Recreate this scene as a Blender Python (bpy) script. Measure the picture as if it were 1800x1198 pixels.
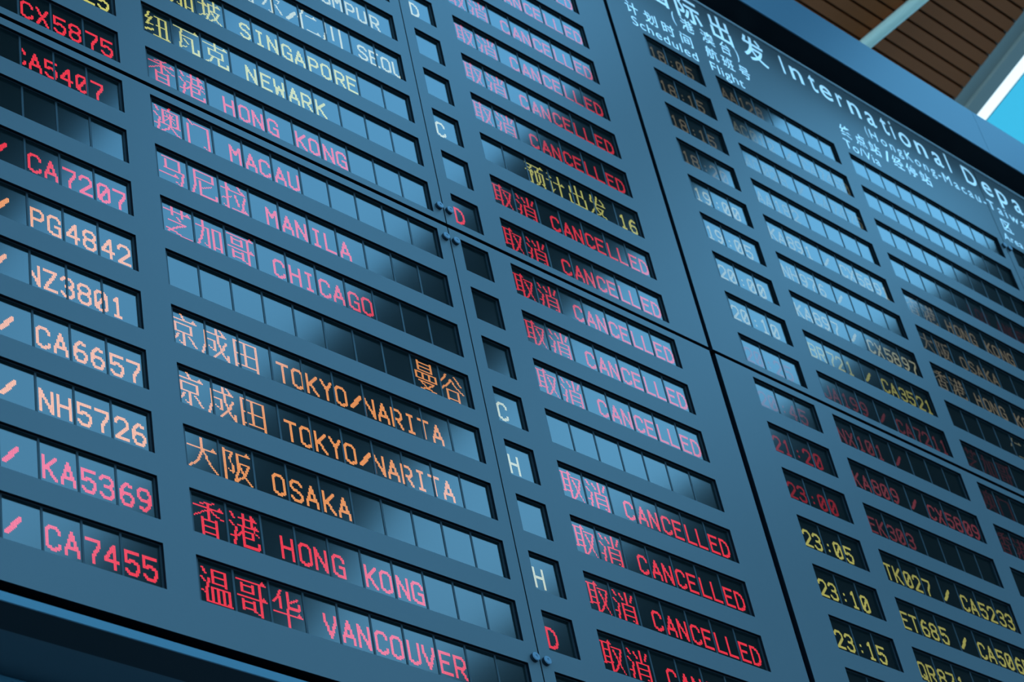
import bpy, math, random
from mathutils import Matrix, Vector

# ------------------------------------------------------------------ clearing
for o in list(bpy.data.objects):
    bpy.data.objects.remove(o, do_unlink=True)
S = 0.25            # metres per board unit (one display row pitch = 1 unit)
Z0 = 5.45           # height of the lowest display row above the floor
COL = bpy.context.scene.collection
SC = bpy.context.scene


def W(u, v, z=0.0):
    """board coordinates (right, up, towards the viewer) -> world metres"""
    return Vector((u * S, -z * S, Z0 + v * S))


# ------------------------------------------------------------------ camera
cam_d = bpy.data.cameras.new('camera')
cam = bpy.data.objects.new('camera', cam_d)
COL.objects.link(cam)
SC.camera = cam
cam_d.sensor_fit = 'HORIZONTAL'
cam_d.sensor_width = 36.0
cam_d.lens = 3887.04 / 1800 * 36.0
cam_d.clip_end = 500
R_, U_, F_ = (0.74093981, -0.17233605, 0.6490828), (-0.32659843, 0.75205358, 0.57249356), (0.58680632, 0.63617269, -0.50094176)
b2w = lambda a: Vector((a[0], -a[2], a[1]))
r, u, f = b2w(R_), b2w(U_), b2w(F_)
M = Matrix(((r.x, u.x, -f.x), (r.y, u.y, -f.y), (r.z, u.z, -f.z))).to_4x4()
M.translation = W(-21.02077522, -15.41261137, 16.99576305)
cam.matrix_world = M
cam_d.dof.use_dof = True
cam_d.dof.focus_distance = 7.7
cam_d.dof.aperture_fstop = 5.0

# ------------------------------------------------------------------ world (sky), exposure
wd = bpy.data.worlds.new('sky')
SC.world = wd
wd.use_nodes = True
nt = wd.node_tree
nt.nodes.clear()
tc = nt.nodes.new('ShaderNodeTexCoord')
sx = nt.nodes.new('ShaderNodeSeparateXYZ')
rp = nt.nodes.new('ShaderNodeValToRGB')
bg = nt.nodes.new('ShaderNodeBackground')
out = nt.nodes.new('ShaderNodeOutputWorld')
nt.links.new(tc.outputs['Generated'], sx.inputs[0])
nt.links.new(sx.outputs['Z'], rp.inputs[0])
nt.links.new(rp.outputs[0], bg.inputs[0])
nt.links.new(bg.outputs[0], out.inputs[0])
cr = rp.color_ramp
cr.elements[0].position = 0.0
cr.elements[0].color = (0.22, 0.52, 0.80, 1)
cr.elements[1].position = 1.0
cr.elements[1].color = (0.12, 0.50, 1.0, 1)
e = cr.elements.new(0.6)
e.color = (0.19, 0.60, 1.0, 1)
bg.inputs[1].default_value = 3.6
vs = SC.view_settings
SC.display_settings.display_device = 'sRGB'
vs.view_transform = 'Standard'
vs.look = 'None'
vs.exposure = 0.0
vs.gamma = 1.0
vs.use_curve_mapping = False


# ------------------------------------------------------------------ materials
def mat(name, col, rough=0.5, spec=0.5, metal=0.0, ior=1.5, emit=None, es=0.0, noise=None, bump=None):
    m = bpy.data.materials.new(name)
    m.use_nodes = True
    n = m.node_tree
    p = n.nodes['Principled BSDF']
    p.inputs['Base Color'].default_value = (*col, 1)
    p.inputs['Roughness'].default_value = rough
    p.inputs['Metallic'].default_value = metal
    p.inputs['IOR'].default_value = ior
    p.inputs['Specular IOR Level'].default_value = spec
    if emit:
        p.inputs['Emission Color'].default_value = (*emit, 1)
        p.inputs['Emission Strength'].default_value = es
    if noise:
        sc_, amt = noise
        t = n.nodes.new('ShaderNodeTexCoord')
        nz = n.nodes.new('ShaderNodeTexNoise')
        nz.inputs['Scale'].default_value = sc_
        nz.inputs['Detail'].default_value = 4
        mx = n.nodes.new('ShaderNodeMix')
        mx.data_type = 'RGBA'
        mx.inputs[6].default_value = (*[c * (1 - amt) for c in col], 1)
        mx.inputs[7].default_value = (*[min(1, c * (1 + amt)) for c in col], 1)
        n.links.new(t.outputs['Object'], nz.inputs['Vector'])
        n.links.new(nz.outputs['Fac'], mx.inputs[0])
        n.links.new(mx.outputs[2], p.inputs['Base Color'])
    if bump:
        sc_, st = bump
        t = n.nodes.new('ShaderNodeTexCoord')
        nz = n.nodes.new('ShaderNodeTexNoise')
        nz.inputs['Scale'].default_value = sc_
        bp = n.nodes.new('ShaderNodeBump')
        bp.inputs['Strength'].default_value = st
        bp.inputs['Distance'].default_value = 0.002
        n.links.new(t.outputs['Object'], nz.inputs['Vector'])
        n.links.new(nz.outputs['Fac'], bp.inputs['Height'])
        n.links.new(bp.outputs[0], p.inputs['Normal'])
    return m


PAINT = mat('painted_metal_blue_grey', (0.090, 0.106, 0.112), 0.42, 0.33, noise=(1.2, 0.05), bump=(2.0, 0.02))
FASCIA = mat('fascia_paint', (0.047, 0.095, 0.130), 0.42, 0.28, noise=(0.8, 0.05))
REVEAL = mat('black_edge_paint', (0.003, 0.005, 0.008), 0.6, 0.12)
FRAME = mat('module_frame_metal', (0.022, 0.031, 0.036), 0.45, 0.4)
PANE = mat('screen_glass', (0.004, 0.008, 0.008), 0.13, 0.5, ior=1.82)
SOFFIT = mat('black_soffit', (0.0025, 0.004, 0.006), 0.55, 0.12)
UNDER_LIT = mat('rear_soffit_lit', (0.035, 0.055, 0.065), 0.5, 0.3)  # lighter rear tone: the underside's light falloff painted as two flat colours
TRIM = mat('bright_trim_paint', (0.75, 0.78, 0.78), 0.35, 0.5)
RAIL = mat('rail_paint', (0.06, 0.15, 0.19), 0.4, 0.5)
LETTER = mat('glow_white_letter', (0.82, 0.86, 0.86), 0.5, 0.4, emit=(0.45, 0.8, 1.0), es=0.3)  # white print; small emission added to brighten the letters
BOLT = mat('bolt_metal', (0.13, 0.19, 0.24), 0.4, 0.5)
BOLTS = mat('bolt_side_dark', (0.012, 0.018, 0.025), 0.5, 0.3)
SLAT = mat('brown_ceiling_board', (0.37, 0.073, 0.0135), 0.65, 0.2, noise=(0.7, 0.22))
DARKC = mat('ceiling_dark', (0.03, 0.02, 0.012), 0.8, 0.2)
GREYC = mat('ceiling_front_board', (0.055, 0.026, 0.014), 0.7, 0.3, noise=(0.4, 0.2))
TUBE = mat('pale_green_tube', (0.85, 0.78, 0.58), 0.5, 0.3)
GUTTER = mat('grey_gutter', (0.40, 0.32, 0.25), 0.6, 0.3, noise=(0.6, 0.1))
GLOW = mat('glow_strip', (0.8, 0.8, 0.8), 0.5, 0.3, emit=(0.86, 1.0, 0.98), es=1.0)  # emission added to make this white strip bright; no lamp known here
FLOOR = mat('floor_stone', (0.10, 0.11, 0.12), 0.35, 0.5, noise=(0.5, 0.1))

TINT = bpy.data.materials.new('tinted_glazing')
TINT.use_nodes = True
_n = TINT.node_tree
_n.nodes.clear()
_t = _n.nodes.new('ShaderNodeBsdfTransparent')
_t.inputs[0].default_value = (0.282, 0.517, 0.498, 1)
_g = _n.nodes.new('ShaderNodeBsdfGlossy')
_g.inputs['Roughness'].default_value = 0.05
_m = _n.nodes.new('ShaderNodeMixShader')
_o = _n.nodes.new('ShaderNodeOutputMaterial')
_m.inputs[0].default_value = 0.06
_n.links.new(_t.outputs[0], _m.inputs[1])
_n.links.new(_g.outputs[0], _m.inputs[2])
_n.links.new(_m.outputs[0], _o.inputs[0])

_led = {}


def led(col, k):
    key = (col, k)
    if key not in _led:
        c = {'red': (1.0, 0.035, 0.065), 'pink': (1.0, 0.06, 0.13), 'orange': (1.0, 0.36, 0.10),
             'yellow': (0.88, 0.84, 0.2), 'white': (0.85, 0.85, 0.55), 'amber': (1.0, 0.82, 0.52), 'faint': (1.0, 0.16, 0.22)}[col]
        _led[key] = mat('led_%s' % col, (0.004, 0.008, 0.008), 0.13, 0.5, ior=1.82, emit=c, es=k)
    return _led[key]


# ------------------------------------------------------------------ mesh helpers
def mesh(name, V, F, mats, mi=None):
    me = bpy.data.meshes.new(name)
    me.from_pydata([tuple(v) for v in V], [], F)
    for m in mats:
        me.materials.append(m)
    if mi:
        for p, i in zip(me.polygons, mi):
            p.material_index = i
    me.validate()
    me.update()
    return me


def box(V, F, u0, u1, v0, v1, z0, z1):
    """append a box given in board units (local)"""
    b = len(V)
    for z in (z0, z1):
        for v in (v0, v1):
            for u in (u0, u1):
                V.append((u * S, -z * S, v * S))
    # index: z*4+v*2+u ; z1 is the front
    q = [(4, 5, 7, 6), (1, 0, 2, 3), (0, 4, 6, 2), (5, 1, 3, 7), (6, 7, 3, 2), (0, 1, 5, 4)]
    F += [tuple(b + i for i in f) for f in q]


def boxmesh(name, boxes, m):
    V, F = [], []
    for b in boxes:
        box(V, F, *b)
    return mesh(name, V, F, [m])


def put(name, me, pos, parent=None, kind=None, label=None):
    """link an object at board position pos; parent offset is removed"""
    o = bpy.data.objects.new(name, me)
    COL.objects.link(o)
    w = W(*pos)
    if parent is not None:
        o.parent = parent
        o.location = w - Vector(parent['_w'])
    else:
        o.location = w
    o['_w'] = tuple(w)
    if kind:
        o['kind'] = kind
    if label:
        o['label'] = label
    return o


def thing(name, pos, label, cat, group=None, kind=None):
    o = put(name, None, pos)
    o.empty_display_size = 0.1
    if label:
        o['label'] = label
    if cat:
        o['category'] = cat
    if group:
        o['group'] = group
    if kind:
        o['kind'] = kind
    return o


# ------------------------------------------------------------------ the setting
CH = 36.0     # ceiling height in board units
floor_me = boxmesh('floor', [(-120, 200, -0.6, 0, -120, 160)], FLOOR)
put('floor', floor_me, (0, -Z0 / S, 0), kind='structure')

ceil = thing('ceiling', (0, CH, 0), None, None, kind='structure')
# the brown board ceiling behind the display: every board its own piece
gx = lambda z: 30.49 + (-2.27 - z) * 0.2805      # the gutter's left edge runs a little askew
pz = 0.4925
k = -22
slat_meshes = {}
for k in range(-20, 9):
    z1 = -5.74 + pz * k + pz * 5
    z0 = z1 - pz + 0.095
    ue = gx((z0 + z1) / 2) - 0.02
    V, F = [], []
    # trapezoid ended along the gutter
    a0, a1 = gx(z0), gx(z1)
    b = []
    for zz, uu in ((z0, a0), (z1, a1)):
        for vv in (0.0, 0.12):
            V.append((0, -zz * S, vv * S))
            V.append(((uu - 8.0) * S, -zz * S, vv * S))
    F = [(0, 4, 5, 1), (2, 3, 7, 6), (0, 1, 3, 2), (4, 6, 7, 5), (0, 2, 6, 4), (1, 5, 7, 3)]
    me = mesh('slat', V, F, [SLAT])
    put('slat', me, (8.0, CH, 0), ceil)
V = []
for zz in (-16.5, 1.6):
    for vv in (0.2, 0.5):
        V += [(8.0 * S, -zz * S, vv * S), ((gx(zz) + 0.6) * S, -zz * S, vv * S)]
put('slat_backing', mesh('slat_backing', V, [(0, 1, 3, 2), (5, 4, 6, 7), (0, 4, 5, 1), (2, 3, 7, 6), (0, 2, 6, 4), (1, 5, 7, 3)], [DARKC]), (0, CH, 0), ceil)
# front part of the hall: solid ceiling bands between the skylights
bands = [(-60, -30), (-10, 8.0), (20.5, None), (39.6, 110)]


def edge(z):
    pts = [(1, 26.6), (8, 26.8), (12, 26.9), (20, 27.4), (30, 27.9), (34, 28.9), (39, 30.3), (42, 31.5), (90, 40)]
    for (za, ua), (zb, ub) in zip(pts, pts[1:]):
        if z <= zb:
            return ua + (ub - ua) * (z - za) / (zb - za)
    return 40


for a, b in bands:
    V, F = [], []
    z = 1.6
    while z < 90:
        box(V, F, a, b or edge(z), 0, 0.12, z, z + 0.9)
        z += 1.0
    if b:
        box(V, F, a, b, 0.2, 0.8, 1.6, 90)
    else:
        for i in range(45):
            box(V, F, a, edge(1.6 + i * 2), 0.2, 0.8, 1.6 + i * 1.96, 3.56 + i * 1.96)
    o = put('ceiling_boards', mesh('ceiling_boards', V, F, [GREYC]), (0, CH, 0), ceil, kind='stuff')
put('ceiling_end', boxmesh('ceiling_end', [(-60, 110, 0, 0.8, 90, 120)], GREYC), (0, CH, 0), ceil)
put('ceiling_end', boxmesh('ceiling_end', [(-60, 8.0, 0, 0.8, -60, 1.6)], GREYC), (0, CH, 0), ceil)

# pale tube under the boards
V, F = [], []
N = 20
for zz in (-17.0, 1.0):
    for i in range(N):
        a = 2 * math.pi * i / N
        V.append((0.215 * S * math.cos(a) + (zz + 5) * 0.035 * S, -zz * S, 0.215 * S * math.sin(a)))
F = [(i, (i + 1) % N, N + (i + 1) % N, N + i) for i in range(N)] + [tuple(range(N))[::-1], tuple(range(N, 2 * N))]
me = mesh('trim_1', V, F, [TUBE])
for p in me.polygons:
    p.use_smooth = len(p.vertices) == 4
put('trim_1', me, (26.72, CH - 0.25, 0), kind='structure')


def skew(name, du0, du1, v0, v1, m, pos_v, z0=-17.0, z1=1.6):
    """a long piece that runs along the gutter direction"""
    V = []
    for zz in (z0, z1):
        g = gx(zz)
        for vv in (v0, v1):
            for d in (du0, du1):
                V.append(((g + d) * S, -zz * S, vv * S))
    F = [(0, 1, 3, 2), (5, 4, 6, 7), (0, 4, 5, 1), (2, 3, 7, 6), (0, 2, 6, 4), (1, 5, 7, 3)]
    return mesh(name, V, F, [m])


gut = thing('trim_2', (0, CH, 0), None, None, kind='structure')
put('gutter_web', skew('gutter_web', 0.0, 0.58, 0.0, 0.5, GUTTER, 0), (0, CH, 0), gut)
put('gutter_lip', skew('gutter_lip', 0.55, 1.12, -0.14, 0.42, GUTTER, 0), (0, CH, 0), gut)
win = thing('window_1', (0, CH, 0), None, None, kind='structure')
put('glow_strip', skew('glow_strip', 1.12, 1.66, -0.08, 0.3, GLOW, 0), (0, CH, 0), win, label='bright white strip along the skylight edge')
put('glazing_frame', skew('glazing_frame', 1.66, 1.76, -0.02, 0.2, REVEAL, 0), (0, CH, 0), win)
put('pane', skew('pane', 1.74, 60, 0.05, 0.1, TINT, 0, -40, 1.6), (0, CH, 0), win, label='cyan tinted skylight glass')

# ------------------------------------------------------------------ the display board
PITCH = 0.528
DIV = 0.034
WH = 0.658
UP = 0.0228
# columns of one board: (kind, opening left, opening right, cells start, number of cells)
COLS = {
    'lower': {
        'a': [('time', -13.87, -12.25, -13.83, 3), ('flight', -11.84, -8.068, -11.777, 7), ('destination', -7.602, -2.259, -7.546, 10)],
        'b': [('gate', -1.784, -1.198, -1.735, 1), ('status', -0.725, 3.034, -0.692, 7)],
        'c': [('time', 4.996, 6.623, 5.065, 3), ('flight', 7.106, 10.839, 7.163, 7), ('destination', 11.329, 16.607, 11.357, 10)],
        'd': [('gate', 17.06, 17.65, 17.10, 1), ('status', 18.12, 21.88, 18.15, 7)],
    }}
COLS['upper'] = {k_: list(v_) for k_, v_ in COLS['lower'].items()}
COLS['upper']['c'] = [(n_, a_ - 0.039, b_ - 0.025, c_, q_) for n_, a_, b_, c_, q_ in COLS['upper']['c']]
EDGE = {('a', 'lower'): (-14.85, -2.03), ('a', 'upper'): (-14.85, -2.03),
        ('b', 'lower'): (-2.008, 3.935), ('b', 'upper'): (-2.008, 3.945),
        ('c', 'lower'): (4.085, 16.81), ('c', 'upper'): (4.058, 16.81),
        ('d', 'lower'): (16.832, 22.85), ('d', 'upper'): (16.832, 22.85)}
VR = {'lower': (-1.227, 8.145), 'upper': (8.228, 19.42)}
ROWS = {'lower': range(0, 9), 'upper': range(9, 18)}

# ------------------------------------------------------------------ dot fonts
ASC = {
    'A': '0 13 0 11 3 3 4 0 5 3 8 11 8 13|2 9 6 9', 'B': '0 0 0 13|0 0 6 0 8 2 8 4 6 6 0 6|6 6 8 8 8 11 6 13 0 13',
    'C': '8 3 7 1 5 0 3 0 1 1 0 3 0 10 1 12 3 13 5 13 7 12 8 10', 'D': '0 0 0 13 4 13 7 11 8 8 8 5 7 2 4 0 0 0',
    'E': '8 0 0 0 0 13 8 13|0 6 6 6', 'G': '8 3 7 1 5 0 3 0 1 1 0 3 0 10 1 12 3 13 8 13 8 7 5 7',
    'H': '0 0 0 13|8 0 8 13|0 6 8 6', 'I': '2 0 6 0|4 0 4 13|2 13 6 13', 'J': '8 0 8 10 7 12 5 13 3 13 1 12 0 10',
    'K': '0 0 0 13|8 0 1 7|2 6 8 13', 'L': '0 0 0 13 8 13', 'M': '0 13 0 0 4 6 8 0 8 13', 'N': '0 13 0 0 8 13 8 0',
    'O': '3 0 5 0 7 1 8 3 8 10 7 12 5 13 3 13 1 12 0 10 0 3 1 1 3 0', 'P': '0 13 0 0 6 0 8 2 8 5 6 7 0 7',
    'Q': '3 0 5 0 7 1 8 3 8 10 7 12 5 13 3 13 1 12 0 10 0 3 1 1 3 0|5 10 8 14', 'R': '0 13 0 0 6 0 8 2 8 5 6 7 0 7|4 7 8 13',
    'S': '8 2 6 0 2 0 0 2 0 4 2 6 6 7 8 9 8 11 6 13 2 13 0 11', 'T': '0 0 8 0|4 0 4 13', 'U': '0 0 0 10 1 12 3 13 5 13 7 12 8 10 8 0',
    'V': '0 0 0 3 4 13 8 3 8 0', 'W': '0 0 1 13 4 5 7 13 8 0', 'X': '0 0 8 13|8 0 0 13', 'Y': '0 0 4 6 4 13|8 0 4 6',
    'Z': '0 0 8 0 0 13 8 13', '0': '3 0 5 0 7 1 8 3 8 10 7 12 5 13 3 13 1 12 0 10 0 3 1 1 3 0|7 2 1 11',
    '1': '2 2 4 0 4 13|2 13 6 13', '2': '0 3 1 1 3 0 5 0 7 1 8 3 8 5 0 13 8 13', '3': '0 2 2 0 6 0 8 2 8 4 6 6 3 6|6 6 8 8 8 11 6 13 2 13 0 11',
    '4': '6 13 6 0 0 8 0 9 8 9', '5': '8 0 0 0 0 6 5 5 7 6 8 8 8 10 6 13 2 13 0 11', '6': '7 1 4 0 1 3 0 7 0 10 2 13 6 13 8 10 8 8 6 6 2 6 0 8',
    '7': '0 0 8 0 8 3 4 9 4 13', '8': '2 0 6 0 8 2 8 4 6 6 2 6 0 4 0 2 2 0|2 6 0 8 0 11 2 13 6 13 8 11 8 8 6 6',
    '9': '8 5 6 7 2 7 0 5 0 2 2 0 6 0 8 3 8 6 7 10 4 13 1 12', '/': '0 11 9 1|1 11 10 1', ':': '4 5 4 5|4 10 4 10', ' ': ''}
KAN = {
    '取': 'h 1 12 3;v 3 3 18;v 9 3 23;n 3 9 8;n 3 9 13;t 1 18 11 16;n 12 20 5;d 20 5 19 10 16 16 11 22;t 13 7 15 12 18 18 21 22;t 14 7 16 12 19 18',
    '消': 'd 2 2 4 5;d 1 8 3 10;d 5 11 4 16 3 22;t 1 17 3 17;v 14 1 9;d 8 3 10 7;d 20 2 18 7;n 9 20 10;v 9 10 22;v 20 10 22;t 17 21 20 22;n 9 20 14;n 9 20 18',
    '预': 'n 2 9 2;d 9 2 6 6;t 3 5 7 8;h 1 10 9;v 6 9 22;t 3 20 6 22;t 9 10 8 13;h 11 22 2;d 16 3 15 6;v 12 7 18;v 20 7 18;n 12 20 7;v 16 9 15;d 16 15 14 19 10 22;d 18 18 21 22',
    '计': 'd 3 2 6 5;n 1 5 9;v 5 9 20;t 5 20 9 16;h 9 21 9;v 15 1 22', '出': 'v 11 1 21;v 4 4 10;n 4 18 10;v 18 3 11;v 2 13 21;n 2 20 21;v 20 12 22',
    '发': 'd 5 2 4 9;h 4 21 9;d 12 1 10 9 6 16 1 22;d 16 3 19 6;n 9 17 13;d 17 13 14 18 6 22;d 9 14 13 18 21 22',
    '香': 't 16 1 12 2 6 3;h 1 22 5;v 11 2 12;t 11 6 6 9 1 12;t 13 6 17 9 22 10;t 14 6 18 9;v 6 12 23;v 16 12 23;n 6 16 13;n 6 16 17;n 6 16 21',
    '港': 'd 2 2 4 5;d 1 8 3 10;d 5 11 4 16 3 22;t 1 17 3 17;h 8 21 4;h 7 22 9;v 11 1 9;v 17 1 9;d 11 9 9 13 6 16;t 18 9 20 12 22 13;n 10 17 12;v 17 12 16;n 10 17 16;v 10 12 21;n 10 21 21;n 10 21 22;v 21 18 21',
    '澳': 'd 2 2 4 5;d 1 8 3 10;d 5 11 4 16 3 22;t 1 17 3 17;d 14 0 12 3;v 8 3 14;v 20 3 14;n 8 20 3;n 10 18 8;v 14 5 13;t 17 5 15 8;t 11 5 13 8;t 13 9 10 12;t 15 9 18 12;h 6 22 15;d 14 13 12 18 6 22;d 14 16 18 20 21 22',
    '门': 'd 4 1 7 4;v 3 5 22;n 9 20 3;v 20 3 22;t 16 20 20 22', '马': 'n 4 17 2;v 17 2 11;v 6 4 11;n 5 20 11;d 20 11 18 21;t 14 20 18 22;h 1 16 16',
    '尼': 'n 5 19 2;v 19 2 8;n 5 19 8;v 4 2 12;d 4 12 3 18 1 22;v 8 10 21;n 8 21 21;n 8 21 22;v 21 18 21;t 18 11 9 16',
    '拉': 'h 1 9 6;v 5 1 22;t 2 20 5 22;t 1 15 9 11;d 15 1 17 4;h 10 21 6;d 12 9 14 17;d 20 8 17 20;h 9 22 21',
    '芝': 'h 1 22 4;v 7 1 7;v 15 1 7;d 11 8 13 10;n 4 17 12;d 17 12 10 16 3 21;d 2 19 8 20 14 22 21 22',
    '加': 'n 1 10 6;v 10 6 21;t 7 19 10 21;v 6 1 8;d 6 8 4 15 1 21;v 14 5 21;v 20 5 21;n 14 20 5;n 14 20 19',
    '哥': 'h 1 22 2;v 4 4 9;v 12 4 9;n 4 12 5;n 4 12 9;v 17 2 11;h 1 22 12;v 4 14 20;v 12 14 20;n 4 12 15;n 4 12 19;v 17 12 22;t 14 20 17 22',
    '京': 'd 10 0 12 3;h 1 22 4;v 5 7 13;v 17 7 13;n 5 17 7;n 5 17 13;v 11 13 22;t 8 20 11 22;d 7 15 5 18 2 21;d 15 15 20 21',
    '成': 'h 4 21 5;v 4 5 14;d 4 14 1 22;n 4 11 10;v 11 10 17;t 7 15 10 17;d 13 1 14 10 17 18 21 22;v 21 18 22;d 20 9 17 15 10 22;d 16 1 19 4',
    '田': 'v 3 3 22;v 20 3 22;n 3 20 3;v 11 3 20;n 3 20 12;n 3 20 20', '大': 'h 1 22 8;v 11 1 10;d 11 9 9 14 6 18 1 22;d 12 9 15 15 18 19 21 22',
    '阪': 'v 2 2 23;n 2 8 3;d 8 3 6 8;t 6 8 9 13;v 8 12 16;t 5 15 8 17;h 12 22 3;v 12 3 14;d 12 14 9 22;n 12 20 9;d 20 9 17 16 10 22;d 13 10 16 17 21 22',
    '曼': 'v 5 0 7;v 17 0 7;n 5 17 1;n 5 17 4;n 5 17 7;n 2 20 9;v 2 9 14;v 20 9 14;v 8 9 14;v 14 9 14;n 2 20 14;n 4 17 16;d 17 16 12 20 3 23;d 6 17 12 21 21 23',
    '谷': 'd 7 2 4 6 1 9;d 15 2 20 8;d 11 5 8 9 1 15;d 11 5 15 10 21 14;v 6 14 23;v 16 14 23;n 6 16 14;n 6 16 21',
    '温': 'd 2 2 4 5;d 1 8 3 10;d 6 8 5 12 4 16 4 22;t 1 16 4 17;v 9 2 10;v 18 2 11;n 9 18 2;n 9 18 6;n 9 18 10;v 8 13 22;v 12 13 22;v 16 13 22;v 20 13 22;n 8 20 13;h 6 22 22',
    '华': 'd 7 1 4 6 1 9;v 6 5 12;v 12 1 10;d 19 4 12 8;n 12 20 10;n 12 20 11;v 20 7 10;h 1 22 15;v 11 12 23',
    '纽': 'd 5 1 2 7;n 2 7 7;d 7 5 2 13;t 2 13 8 12;t 1 18 8 16;t 1 19 8 17;n 10 19 3;v 13 3 21;v 19 3 21;n 11 19 11;h 8 22 21',
    '瓦': 'h 1 22 2;d 7 2 6 10 5 20;t 5 20 11 17;n 7 16 8;v 16 8 20;n 16 21 20;n 16 21 21;v 21 16 21;t 9 11 12 14;t 10 11 13 14',
    '克': 'h 1 22 4;v 11 1 8;v 5 8 14;v 17 8 14;n 5 17 8;n 5 17 14;d 8 14 6 19 1 22;v 13 14 21;n 13 21 20;n 13 21 21;v 21 17 21',
    '新': 'd 6 1 8 3;h 1 11 4;t 3 6 4 9;t 9 6 7 9;h 1 11 10;h 1 11 14;v 6 10 22;d 4 16 1 20;d 8 16 10 19;d 20 2 14 4;v 13 4 14;d 13 14 11 22;h 14 22 10;v 18 10 23',
    '坡': 'h 1 9 8;v 5 2 18;t 1 20 9 16;h 10 21 5;v 10 5 14;d 10 14 7 22;v 15 1 11;n 10 18 11;d 19 11 15 18 9 22;d 12 12 16 18 21 22',
    '首': 'h 1 22 6;d 6 1 8 4;d 16 1 14 4;v 6 9 22;v 16 9 22;n 6 16 9;n 6 16 13;n 6 16 17;n 6 16 21;t 12 6 10 9',
    '尔': 'd 7 1 1 10;n 5 20 5;t 20 5 18 8;v 11 7 22;t 8 20 11 22;d 6 11 2 17;d 15 11 20 18', '仁': 'd 7 1 4 7 1 11;v 4 7 23;h 10 20 5;h 9 22 20',
    '川': 'v 4 2 12;d 4 12 1 22;v 11 3 17;v 19 2 22', '吉': 'h 1 22 4;v 11 1 10;h 4 19 10;v 6 14 22;v 16 14 22;n 6 16 14;n 6 16 21',
    '隆': 'v 2 2 22;n 2 8 3;d 8 3 5 9;d 5 9 8 15;d 14 1 10 7;n 12 20 4;d 20 4 10 11;t 14 6 22 11;h 10 21 14;h 10 21 18;v 15 12 22;h 8 22 22'}


def line(x0, y0, x1, y1):
    n = max(abs(x1 - x0), abs(y1 - y0), 1)
    return [(round(x0 + (x1 - x0) * i / n), round(y0 + (y1 - y0) * i / n)) for i in range(n + 1)]


def kanji(ch):
    s = set()
    for st in KAN[ch].split(';'):
        p = st.split()
        a = [int(x) for x in p[1:]]
        if p[0] in 'hn':
            for x in range(a[0], a[1] + 1):
                s.add((x, a[2]))
            if p[0] == 'h':
                s |= {(a[1] - 1, a[2] - 1), (a[1] - 2, a[2] - 1), (a[1] - 2, a[2] - 2), (a[1] - 3, a[2] - 1)}
        elif p[0] == 'v':
            for y in range(a[1], a[2] + 1):
                s |= {(a[0], y), (a[0] + 1, y)}
        else:
            for i in range(0, len(a) - 2, 2):
                for x, y in line(*a[i:i + 4]):
                    s.add((x, y))
                    if p[0] == 'd':
                        s.add((x + 1, y))
    return {(x, y) for x, y in s if 0 <= x < 24 and 0 <= y < 24}


def ascii_(ch):
    s = set()
    for st in ASC[ch].split('|'):
        a = [int(x) for x in st.split()]
        for i in range(0, len(a) - 2, 2):
            for x, y in line(*a[i:i + 4]):
                s |= {(x + 1, y + 7), (x + 2, y + 7), (x + 1, y + 8), (x + 2, y + 8)}
    return {(x, y) for x, y in s if x < 12}


PU = (PITCH - DIV) / 24
PV = 0.0236


def dots(text, start_cell_u, ncell, cont=None):
    """lit dots as (u, row) relative; cell mode keeps two characters per module"""
    res = []
    half = 0
    for ch in text:
        w = 2 if ch in KAN else 1
        g = kanji(ch) if ch in KAN else ascii_(ch)
        for x, y in g:
            if cont is None:
                c, h = divmod(half, 2)
                res.append((start_cell_u + c * PITCH + (h * 12 + x) * PU, y))
            else:
                res.append((cont + (half * 12 + x) * PU, y))
        half += w
    lo, hi = start_cell_u, start_cell_u + ncell * PITCH - DIV
    return [(a, y) for a, y in res if lo - 1e-4 <= a <= hi - PU * 0.9]


# what each screen shows: (board part, column, row) -> (text, colour, strength, cont start)
T = {}
FL = {10: ('YY235 / CA7225', 'yellow', .9), 9: ('MU519 / CX5875', 'red', 1.1), 8: ('/ CA5407', 'red', 1.1), 6: ('HG101 / CA7207', 'red', 1.1),
      5: ('TG675 / PG4842', 'orange', 1.15), 4: ('/ NZ3801', 'orange', 1.15), 3: ('NH956 / CA6657', 'orange', 1.15), 2: ('CA925 / NH5726', 'orange', 1.2),
      1: ('CA111 / KA5369', 'red', 1.15), 0: ('AC032 / CA7455', 'red', 1.15)}
for r_, (t_, c_, s_) in FL.items():
    T['a', 'flight', r_] = (t_, c_, s_, None)
T['a', 'flight', 8] = ('/ CA5407', 'red', 1.1, -9.82 - 2 * 12 * PU)
T['a', 'flight', 4] = ('/ NZ3801', 'orange', 1.15, -9.765 - 2 * 12 * PU)
DE = {13: ('吉隆坡 KUALA LUMPUR', 'white', .7, None), 12: ('首尔/仁川 SEOUL', 'white', .75, -5.69), 11: ('新加坡 SINGAPORE', 'yellow', .8, None),
      10: ('纽瓦克 NEWARK', 'yellow', .8, None), 9: ('香港 HONG KONG', 'red', .95, None), 8: ('澳门 MACAU', 'red', .95, None),
      7: ('马尼拉 MANILA', 'red', .95, None), 6: ('芝加哥 CHICAGO', 'red', .95, None), 5: ('曼谷', 'orange', .9, -3.33),
      4: ('京成田 TOKYO/NARITA', 'orange', 1.0, -7.643), 3: ('京成田 TOKYO/NARITA', 'orange', 1.05, -7.643), 2: ('大阪 OSAKA', 'orange', 1.05, None),
      1: ('香港 HONG KONG', 'red', 1.1, None), 0: ('温哥华 VANCOUVER', 'red', 1.1, None)}
for r_, v_ in DE.items():
    T['a', 'destination', r_] = v_
for r_, c_, s_ in ((14, 'D', .8), (11, 'C', .8), (5, 'C', .75), (4, 'H', .8), (2, 'H', .8)):
    T['b', 'gate', r_] = (c_, 'white', s_, None)
for r_ in (9, 1):
    T['b', 'gate', r_] = ('D', 'red', 1.0, None)
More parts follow.
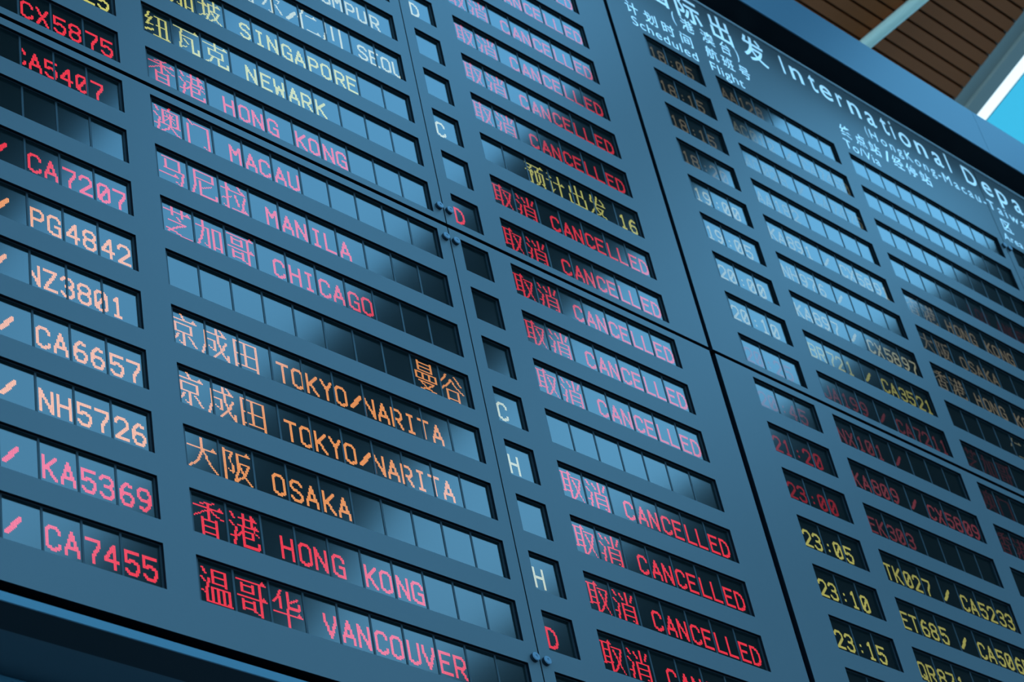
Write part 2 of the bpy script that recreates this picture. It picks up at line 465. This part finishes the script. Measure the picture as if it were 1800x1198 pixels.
for r_ in list(range(12, 18)) + [10, 9, 8, 7, 6, 4, 3, 2, 1]:
    T['b', 'status', r_] = ('取消 CANCELLED', 'red', 0.62 if r_ > 11 else .78 if r_ > 4 else 1.0, None)
T['b', 'status', 11] = ('预计出发 16:25', 'yellow', .6, 0.28)
TI = ['23:20', '23:15', '23:10', '23:05', '23:00', '21:20', '20:45', '20:25', '20:10', '20:00', '19:05', '19:00', '18:20', '18:15', '18:15', '18:05']
for i_, t_ in enumerate(TI):
    r_ = i_ + 2
    c_, s_ = ('yellow', .55) if r_ < 6 else ('red', .24) if r_ < 8 else ('faint', .12) if r_ < 10 else ('white', .36) if r_ < 14 else ('amber', .12)
    T['c', 'time', r_] = (t_, c_, s_, None)
F2 = {17: ('AA128', 'amber', .09), 16: ('AC012 / CA7450', 'white', .1), 15: ('AC028 / CA7475', 'white', .1), 14: ('AA182', 'white', .18),
      13: ('KA891 / CX5891', 'white', .28), 12: ('NH976 /', 'white', .28), 11: ('KA897 / CX5897', 'white', .32), 10: ('BR721 / CA3521', 'yellow', .3),
      9: ('JA199 / CA7211', 'faint', .1), 8: ('NX101 /', 'faint', .13), 7: ('KA809 / CX5809', 'faint', .17), 6: ('EK303', 'faint', .14),
      5: ('TK027 / CA5233', 'yellow', .42), 4: ('ET685 / CA5065', 'yellow', .45), 3: ('QR871 /', 'yellow', .42)}
for r_, (t_, c_, s_) in F2.items():
    T['c', 'flight', r_] = (t_, c_, s_, None)
T['c', 'destination', 14] = ('LOS ANGELES', 'faint', .03, 13.9)
T['c', 'destination', 13] = ('香港 HONG KONG', 'amber', .14, None)
T['c', 'destination', 12] = ('大阪 OSAKA', 'amber', .12, None)
T['c', 'destination', 11] = ('香港 HONG KONG', 'amber', .15, None)
T['c', 'destination', 10] = ('仁川', 'white', .16, 13.35)
T['c', 'destination', 9] = ('芝加哥', 'faint', .035, None)
T['c', 'destination', 8] = ('澳门', 'faint', .035, None)
T['c', 'destination', 7] = ('香港 HONG KONG', 'faint', .05, None)

NICE = {'time': 'departure time', 'flight': 'flight number', 'destination': 'destination', 'gate': 'gate', 'status': 'status'}
COLN = {'red': 'red', 'pink': 'faint pink', 'orange': 'orange', 'yellow': 'yellow', 'white': 'pale yellow', 'amber': 'dim amber', 'faint': 'dim red'}
CLAB = {
    ('a', 'lower'): 'blue-grey display cabinet with the VANCOUVER, OSAKA and CHICAGO rows, bottom left of the board',
    ('a', 'upper'): 'blue-grey display cabinet with the SINGAPORE, NEWARK and upper HONG KONG rows, top left',
    ('b', 'lower'): 'narrow blue-grey cabinet below the horizontal seam with CANCELLED rows and gates C, H, D',
    ('b', 'upper'): 'narrow blue-grey cabinet above the horizontal seam with CANCELLED rows and one yellow status',
    ('c', 'lower'): 'blue-grey display cabinet with departure times 20:45 to 23:15, bottom right',
    ('c', 'upper'): 'blue-grey display cabinet under the International heading, with times 18:05 to 20:25',
    ('d', 'lower'): 'blue-grey display cabinet at the lower far right end of the board',
    ('d', 'upper'): 'blue-grey display cabinet with the Area column heading at the upper right end'}

_fm = {}


TOPL = -0.010


def frame_mesh(du0, du1, cs, n):
    """module frame with dividers; origin at the opening's top-left corner"""
    key = (round(du1, 3), round(cs, 3), n)
    if key not in _fm:
        ce = max(cs + n * PITCH - DIV, du1 - 0.02)
        B = [(-0.03, du1 + 0.03, TOPL, 0.03, -0.11, -0.045), (-0.03, du1 + 0.03, -WH - 0.03, -WH + 0.025, -0.11, -0.045),
             (-0.03, cs, -WH + 0.025, TOPL, -0.11, -0.045), (ce, max(du1, ce) + 0.03, -WH + 0.025, TOPL, -0.11, -0.045)]
        for i in range(1, n):
            a = cs + i * PITCH - DIV
            B.append((a + 0.002, a + DIV - 0.002, -WH + 0.025, TOPL, -0.11, -0.053))
        _fm[key] = boxmesh('screen_frame', B, FRAME)
    return _fm[key]


_pm = {}


def pane_mesh(w):
    w = round(w, 3)
    if w not in _pm:
        _pm[w] = boxmesh('pane', [(0, w, -WH + 0.025, TOPL, -0.10, -0.06)], PANE)
    return _pm[w]


def panel_mesh(x0, x1, y0, y1, holes):
    """front plate with rectangular openings, reveals, and side flanges"""
    us = sorted({x0, x1} | {h[0] for h in holes} | {h[1] for h in holes})
    vs_ = sorted({y0, y1} | {h[2] for h in holes} | {h[3] for h in holes})
    V, F, MI, idx = [], [], [], {}

    def P(u_, v_, z_):
        k_ = (round(u_, 5), round(v_, 5), round(z_, 5))
        if k_ not in idx:
            idx[k_] = len(V)
            V.append((u_ * S, -z_ * S, v_ * S))
        return idx[k_]
    for i in range(len(us) - 1):
        for j in range(len(vs_) - 1):
            uc, vc = (us[i] + us[i + 1]) / 2, (vs_[j] + vs_[j + 1]) / 2
            if any(h[0] < uc < h[1] and h[2] < vc < h[3] for h in holes):
                continue
            F.append((P(us[i], vs_[j], 0), P(us[i + 1], vs_[j], 0), P(us[i + 1], vs_[j + 1], 0), P(us[i], vs_[j + 1], 0)))
            MI.append(0)
    D = -0.046
    for a, b, c, d in holes:
        q = [(a, c), (b, c), (b, d), (a, d)]
        for i in range(4):
            p0, p1 = q[i], q[(i + 1) % 4]
            F.append((P(*p0, 0), P(*p0, D), P(*p1, D), P(*p1, 0)))
            MI.append(1)
    q = [(x0, y0), (x1, y0), (x1, y1), (x0, y1)]
    for i in range(4):
        p0, p1 = q[i], q[(i + 1) % 4]
        F.append((P(*p0, 0), P(*p0, -0.28), P(*p1, -0.28), P(*p1, 0)))
        MI.append(1)
    return mesh('panel', V, F, [PAINT, REVEAL], MI)


def bolt_mesh():
    V, F, MI = [], [], []
    n = 20
    for r0, z in ((0.066, -0.002), (0.066, 0.052), (0.056, 0.064), (0.022, 0.064), (0.018, 0.056)):
        for i in range(n):
            a = 2 * math.pi * i / n
            V.append((r0 * math.cos(a) * S, -z * S, r0 * math.sin(a) * S))
    for k_ in range(4):
        for i in range(n):
            j = (i + 1) % n
            F.append((k_ * n + i, k_ * n + j, (k_ + 1) * n + j, (k_ + 1) * n + i))
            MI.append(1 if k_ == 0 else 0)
    F.append(tuple(range(4 * n, 5 * n)))
    MI.append(0)
    return mesh('bolt', V, F, [BOLT, BOLTS], MI)


BOLT_ME = bolt_mesh()
cabs = {}
for (cb, lev), (x0, x1) in EDGE.items():
    y0, y1 = VR[lev]
    t = thing('display_cabinet', (x0, y0, 0), CLAB[cb, lev], 'display', 'cabinets of the departure board')
    cabs[cb, lev] = t
    up = UP if lev == 'upper' else 0.0
    holes = []
    for kind, a, b, cs, n in COLS[lev][cb]:
        for r_ in ROWS[lev]:
            vt = r_ + up + 0.002
            if kind == 'time' and cb == 'a':
                continue
            if cb == 'd' and kind == 'status':
                continue
            holes.append((a, b, vt - WH, vt, kind, cs, n, r_))
    pm = panel_mesh(x0, x1, y0, y1, [h[:4] for h in holes])
    pm.transform(Matrix.Translation((-x0 * S, 0, -y0 * S)))
    put('panel', pm, (x0, y0, 0), t)
    for a, b, c, d, kind, cs, n, r_ in holes:
        info = T.get((cb, kind, r_))
        if info:
            txt = info[0]
            lab = '%s screen reading %s in %s' % (NICE[kind], txt.strip(), COLN[info[1]])
        else:
            lab = 'blank %s screen' % NICE[kind]
        s_ = put('screen', frame_mesh(0, b - a, cs - a, n), (a, d, 0), t, label=lab)
        for i in range(n):
            put('pane', pane_mesh(PITCH - DIV if i < n - 1 else max(PITCH - DIV, b - 0.02 - cs - i * PITCH)), (cs + i * PITCH, d, 0), s_)
        if info:
            dd = dots(info[0], cs, n, info[3])
            if (cb, kind) == ('a', 'flight') and r_ in (4, 8):
                dd = [q_ for q_ in dd if not -10.0 < q_[0] < -9.665]
            V, F = [], []
            for uu, y in dd:
                b0 = len(V)
                ul, ur = uu + PU * 0.12 - a, uu + PU * 0.90 - a
                vt_, vb_ = -0.05 - y * PV - PV * 0.05, -0.05 - y * PV - PV * 0.95
                for U1, V1 in ((ul, vb_), (ur, vb_), (ur, vt_), (ul, vt_)):
                    V.append((U1 * S, 0.0592 * S, V1 * S))
                F.append((b0, b0 + 1, b0 + 2, b0 + 3))
            if V:
                put('led_dots', mesh('led_dots', V, F, [led(info[1], info[2])]), (a, d, 0), s_, kind='stuff')
# bolts beside the thin vertical seams
for base, (la, lb) in ((-2.02, ('a', 'b')), (16.82, ('c', 'd'))):
    for v_, lev in ((0.11, 'lower'), (7.87, 'lower'), (8.54, 'upper'), (16.83, 'upper')):
        put('bolt', BOLT_ME, (base - 0.11, v_, 0), cabs[la, lev])
        put('bolt', BOLT_ME, (base + 0.10, v_, 0), cabs[lb, lev])


# ------------------------------------------------------------------ printed heading
def text_mesh(txt, off=0.0, space=1.0):
    cu = bpy.data.curves.new('t', 'FONT')
    cu.body = txt
    cu.size = 1.0
    cu.offset = off
    cu.space_character = space
    cu.resolution_u = 4
    ob = bpy.data.objects.new('t', cu)
    COL.objects.link(ob)
    bpy.context.view_layer.update()
    dg = bpy.context.evaluated_depsgraph_get()
    me = bpy.data.meshes.new_from_object(ob.evaluated_get(dg))
    bpy.data.objects.remove(ob, do_unlink=True)
    return me


def place_text(V, F, txt, u0, u1, v0, v1, off=0.0, space=1.0, ref=None):
    """fit the text's box (or the box of ref in height) to the given board rectangle"""
    me = text_mesh(txt, off, space)
    xs = [p.co.x for p in me.vertices]
    ys = [p.co.y for p in me.vertices]
    if not xs:
        return
    if ref:
        rm = text_mesh(ref, off, space)
        ry = [p.co.y for p in rm.vertices]
        ylo, yhi = min(ry), max(ry)
        bpy.data.meshes.remove(rm)
    else:
        ylo, yhi = min(ys), max(ys)
    xlo, xhi = min(xs), max(xs)
    b = len(V)
    for p in me.vertices:
        uu = u0 + (p.co.x - xlo) / max(xhi - xlo, 1e-6) * (u1 - u0)
        vv = v0 + (p.co.y - ylo) / (yhi - ylo) * (v1 - v0)
        V.append((uu, vv))
    for p in me.polygons:
        F.append(tuple(b + i for i in p.vertices))
    bpy.data.meshes.remove(me)


def sign(name, items, split=16.82):
    """each word or character is a piece, 0.6 mm proud of the cabinet it is printed on"""
    for it in items:
        V, F = [], []
        place_text(V, F, *it[:5], **(it[5] if len(it) > 5 else {'off': 0.008}))
        if not V:
            continue
        part = 'c' if it[1] < split - 0.02 else 'd'
        t = cabs[part, 'upper']
        x0, y0 = EDGE[part, 'upper'][0], VR['upper'][0]
        me = mesh(name, [((a - x0) * S, -0.0006, (b - y0) * S) for a, b in V], F, [LETTER])
        put(name, me, (x0, y0, 0), t)


B3 = {'off': 0.012}
sign('title_letter', [
    ('国', 5.43, 6.19, 18.52, 19.30, B3), ('际', 6.45, 7.23, 18.50, 19.32, B3), ('出', 7.53, 8.17, 18.50, 19.33, B3), ('发', 8.52, 9.29, 18.48, 19.32, B3),
    ('I', 9.83, 9.895, 18.70, 19.28), ('n', 10.12, 10.51, 18.70, 19.14), ('t', 10.76, 10.99, 18.70, 19.27), ('e', 11.10, 11.50, 18.69, 19.14),
    ('r', 11.68, 11.90, 18.70, 19.14), ('n', 12.08, 12.46, 18.70, 19.14), ('a', 12.68, 13.00, 18.69, 19.14), ('t', 13.24, 13.46, 18.70, 19.27),
    ('i', 13.60, 13.665, 18.70, 19.30), ('o', 13.86, 14.26, 18.69, 19.14), ('n', 14.46, 14.84, 18.70, 19.14), ('a', 15.10, 15.43, 18.69, 19.14),
    ('l', 15.655, 15.72, 18.70, 19.34), ('D', 16.27, 16.74, 18.70, 19.28), ('e', 16.95, 17.33, 18.69, 19.14), ('p', 17.53, 17.92, 18.50, 19.14),
    ('a', 18.17, 18.50, 18.69, 19.14), ('r', 18.74, 18.96, 18.70, 19.14), ('t', 19.10, 19.33, 18.70, 19.27), ('ures', 19.55, 21.2, 18.69, 19.14)])
SUB = dict(ref='H')
sign('subtitle_word', [
    ('(', 6.19, 6.27, 18.05, 18.50), ('港', 6.44, 6.83, 18.08, 18.48), ('澳', 7.05, 7.45, 18.08, 18.48), ('台', 7.64, 7.96, 18.08, 18.48), (')', 8.13, 8.21, 18.05, 18.50),
    ('(', 12.40, 12.46, 18.12, 18.47), ('Hong', 12.55, 13.68, 18.145, 18.45, dict(ref='H', space=1.35)), ('Kong-', 13.80, 15.08, 18.145, 18.45, dict(ref='H', space=1.35)),
    ('Macau-', 15.18, 16.78, 18.145, 18.45, dict(ref='H', space=1.35)), ('Taiwan)', 16.86, 18.85, 18.145, 18.45, dict(ref='H', space=1.35))])
sign('column_heading', [
    ('计', 4.65, 5.02, 17.53, 17.90), ('划', 5.19, 5.56, 17.53, 17.90), ('时', 5.72, 6.08, 17.53, 17.90), ('间', 6.26, 6.61, 17.53, 17.90),
    ('Scheduled', 4.72, 6.64, 17.155, 17.43, dict(ref='S', space=1.1))])
sign('column_heading', [
    ('航', 7.02, 7.40, 17.57, 17.95), ('班', 7.52, 7.89, 17.57, 17.95), ('号', 8.06, 8.39, 17.57, 17.95),
    ('Flight', 7.02, 8.04, 17.155, 17.43, dict(ref='F', space=1.05))])
sign('column_heading', [
    ('终', 11.31, 11.69, 17.58, 17.97), ('点', 11.81, 12.19, 17.58, 17.97), ('站', 12.30, 12.69, 17.58, 17.97), ('/', 12.82, 13.03, 17.56, 17.97),
    ('经', 13.11, 13.49, 17.58, 17.97), ('停', 13.60, 13.98, 17.58, 17.97), ('站', 14.10, 14.49, 17.58, 17.97),
    ('To/Via', 11.27, 12.48, 17.185, 17.46, dict(ref='T', space=1.1))])
sign('column_heading', [('区', 17.14, 17.52, 17.58, 17.95), ('Area', 16.97, 17.69, 17.19, 17.43, dict(ref='A', space=1.1))])

# ------------------------------------------------------------------ surround: hood above, rail and soffit below
sur = thing('board_surround', (-14.85, -1.49, 0), 'blue metal hood and bottom rail framing the whole departure board', 'frame')
xs_ = [-14.95, -2.02, 4.0, 16.82, 22.95]
for a, b in ((-14.95, 4.0), (4.012, 16.815), (16.827, 22.95)):
    put('fascia_panel', boxmesh('fascia_panel', [(a, b, 19.452, 20.90, 0.555, 0.58)], FASCIA), (0, 0, 0), sur)
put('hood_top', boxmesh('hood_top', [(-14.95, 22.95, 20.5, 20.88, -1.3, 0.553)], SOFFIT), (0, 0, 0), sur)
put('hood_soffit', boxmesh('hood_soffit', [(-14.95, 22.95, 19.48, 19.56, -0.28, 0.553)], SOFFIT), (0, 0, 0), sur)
put('top_trim', boxmesh('top_trim', [(-14.95, 17.9, 19.445, 19.478, 0.0, 0.03), (17.93, 22.95, 19.445, 19.478, 0.0, 0.03)], TRIM), (0, 0, 0), sur)
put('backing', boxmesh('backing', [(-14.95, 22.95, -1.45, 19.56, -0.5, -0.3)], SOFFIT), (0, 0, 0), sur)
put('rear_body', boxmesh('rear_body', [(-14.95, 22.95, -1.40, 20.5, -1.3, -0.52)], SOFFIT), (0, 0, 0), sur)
put('bottom_rail', boxmesh('bottom_rail', [(-14.95, 22.95, -1.487, -1.37, -0.018, 0.0)], RAIL), (0, 0, 0), sur)
put('lower_soffit', boxmesh('lower_soffit', [(-14.95, 22.95, -1.47, -1.42, -0.50, -0.02)], SOFFIT), (0, 0, 0), sur)  # black tone stands in for the shade behind the rail
put('rear_soffit_lit', boxmesh('rear_soffit_lit', [(-14.95, 22.95, -1.45, -1.41, -1.29, -0.51)], UNDER_LIT), (0, 0, 0), sur)
put('rear_rail', boxmesh('rear_rail', [(-14.95, 22.95, -1.56, -1.40, -1.5, -1.31)], RAIL), (0, 0, 0), sur)
for uu in (5.0, 19.0):
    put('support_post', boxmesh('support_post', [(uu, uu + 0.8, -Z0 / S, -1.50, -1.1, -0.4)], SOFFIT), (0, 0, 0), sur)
for o in bpy.data.objects:
    if '_w' in o:
        del o['_w']
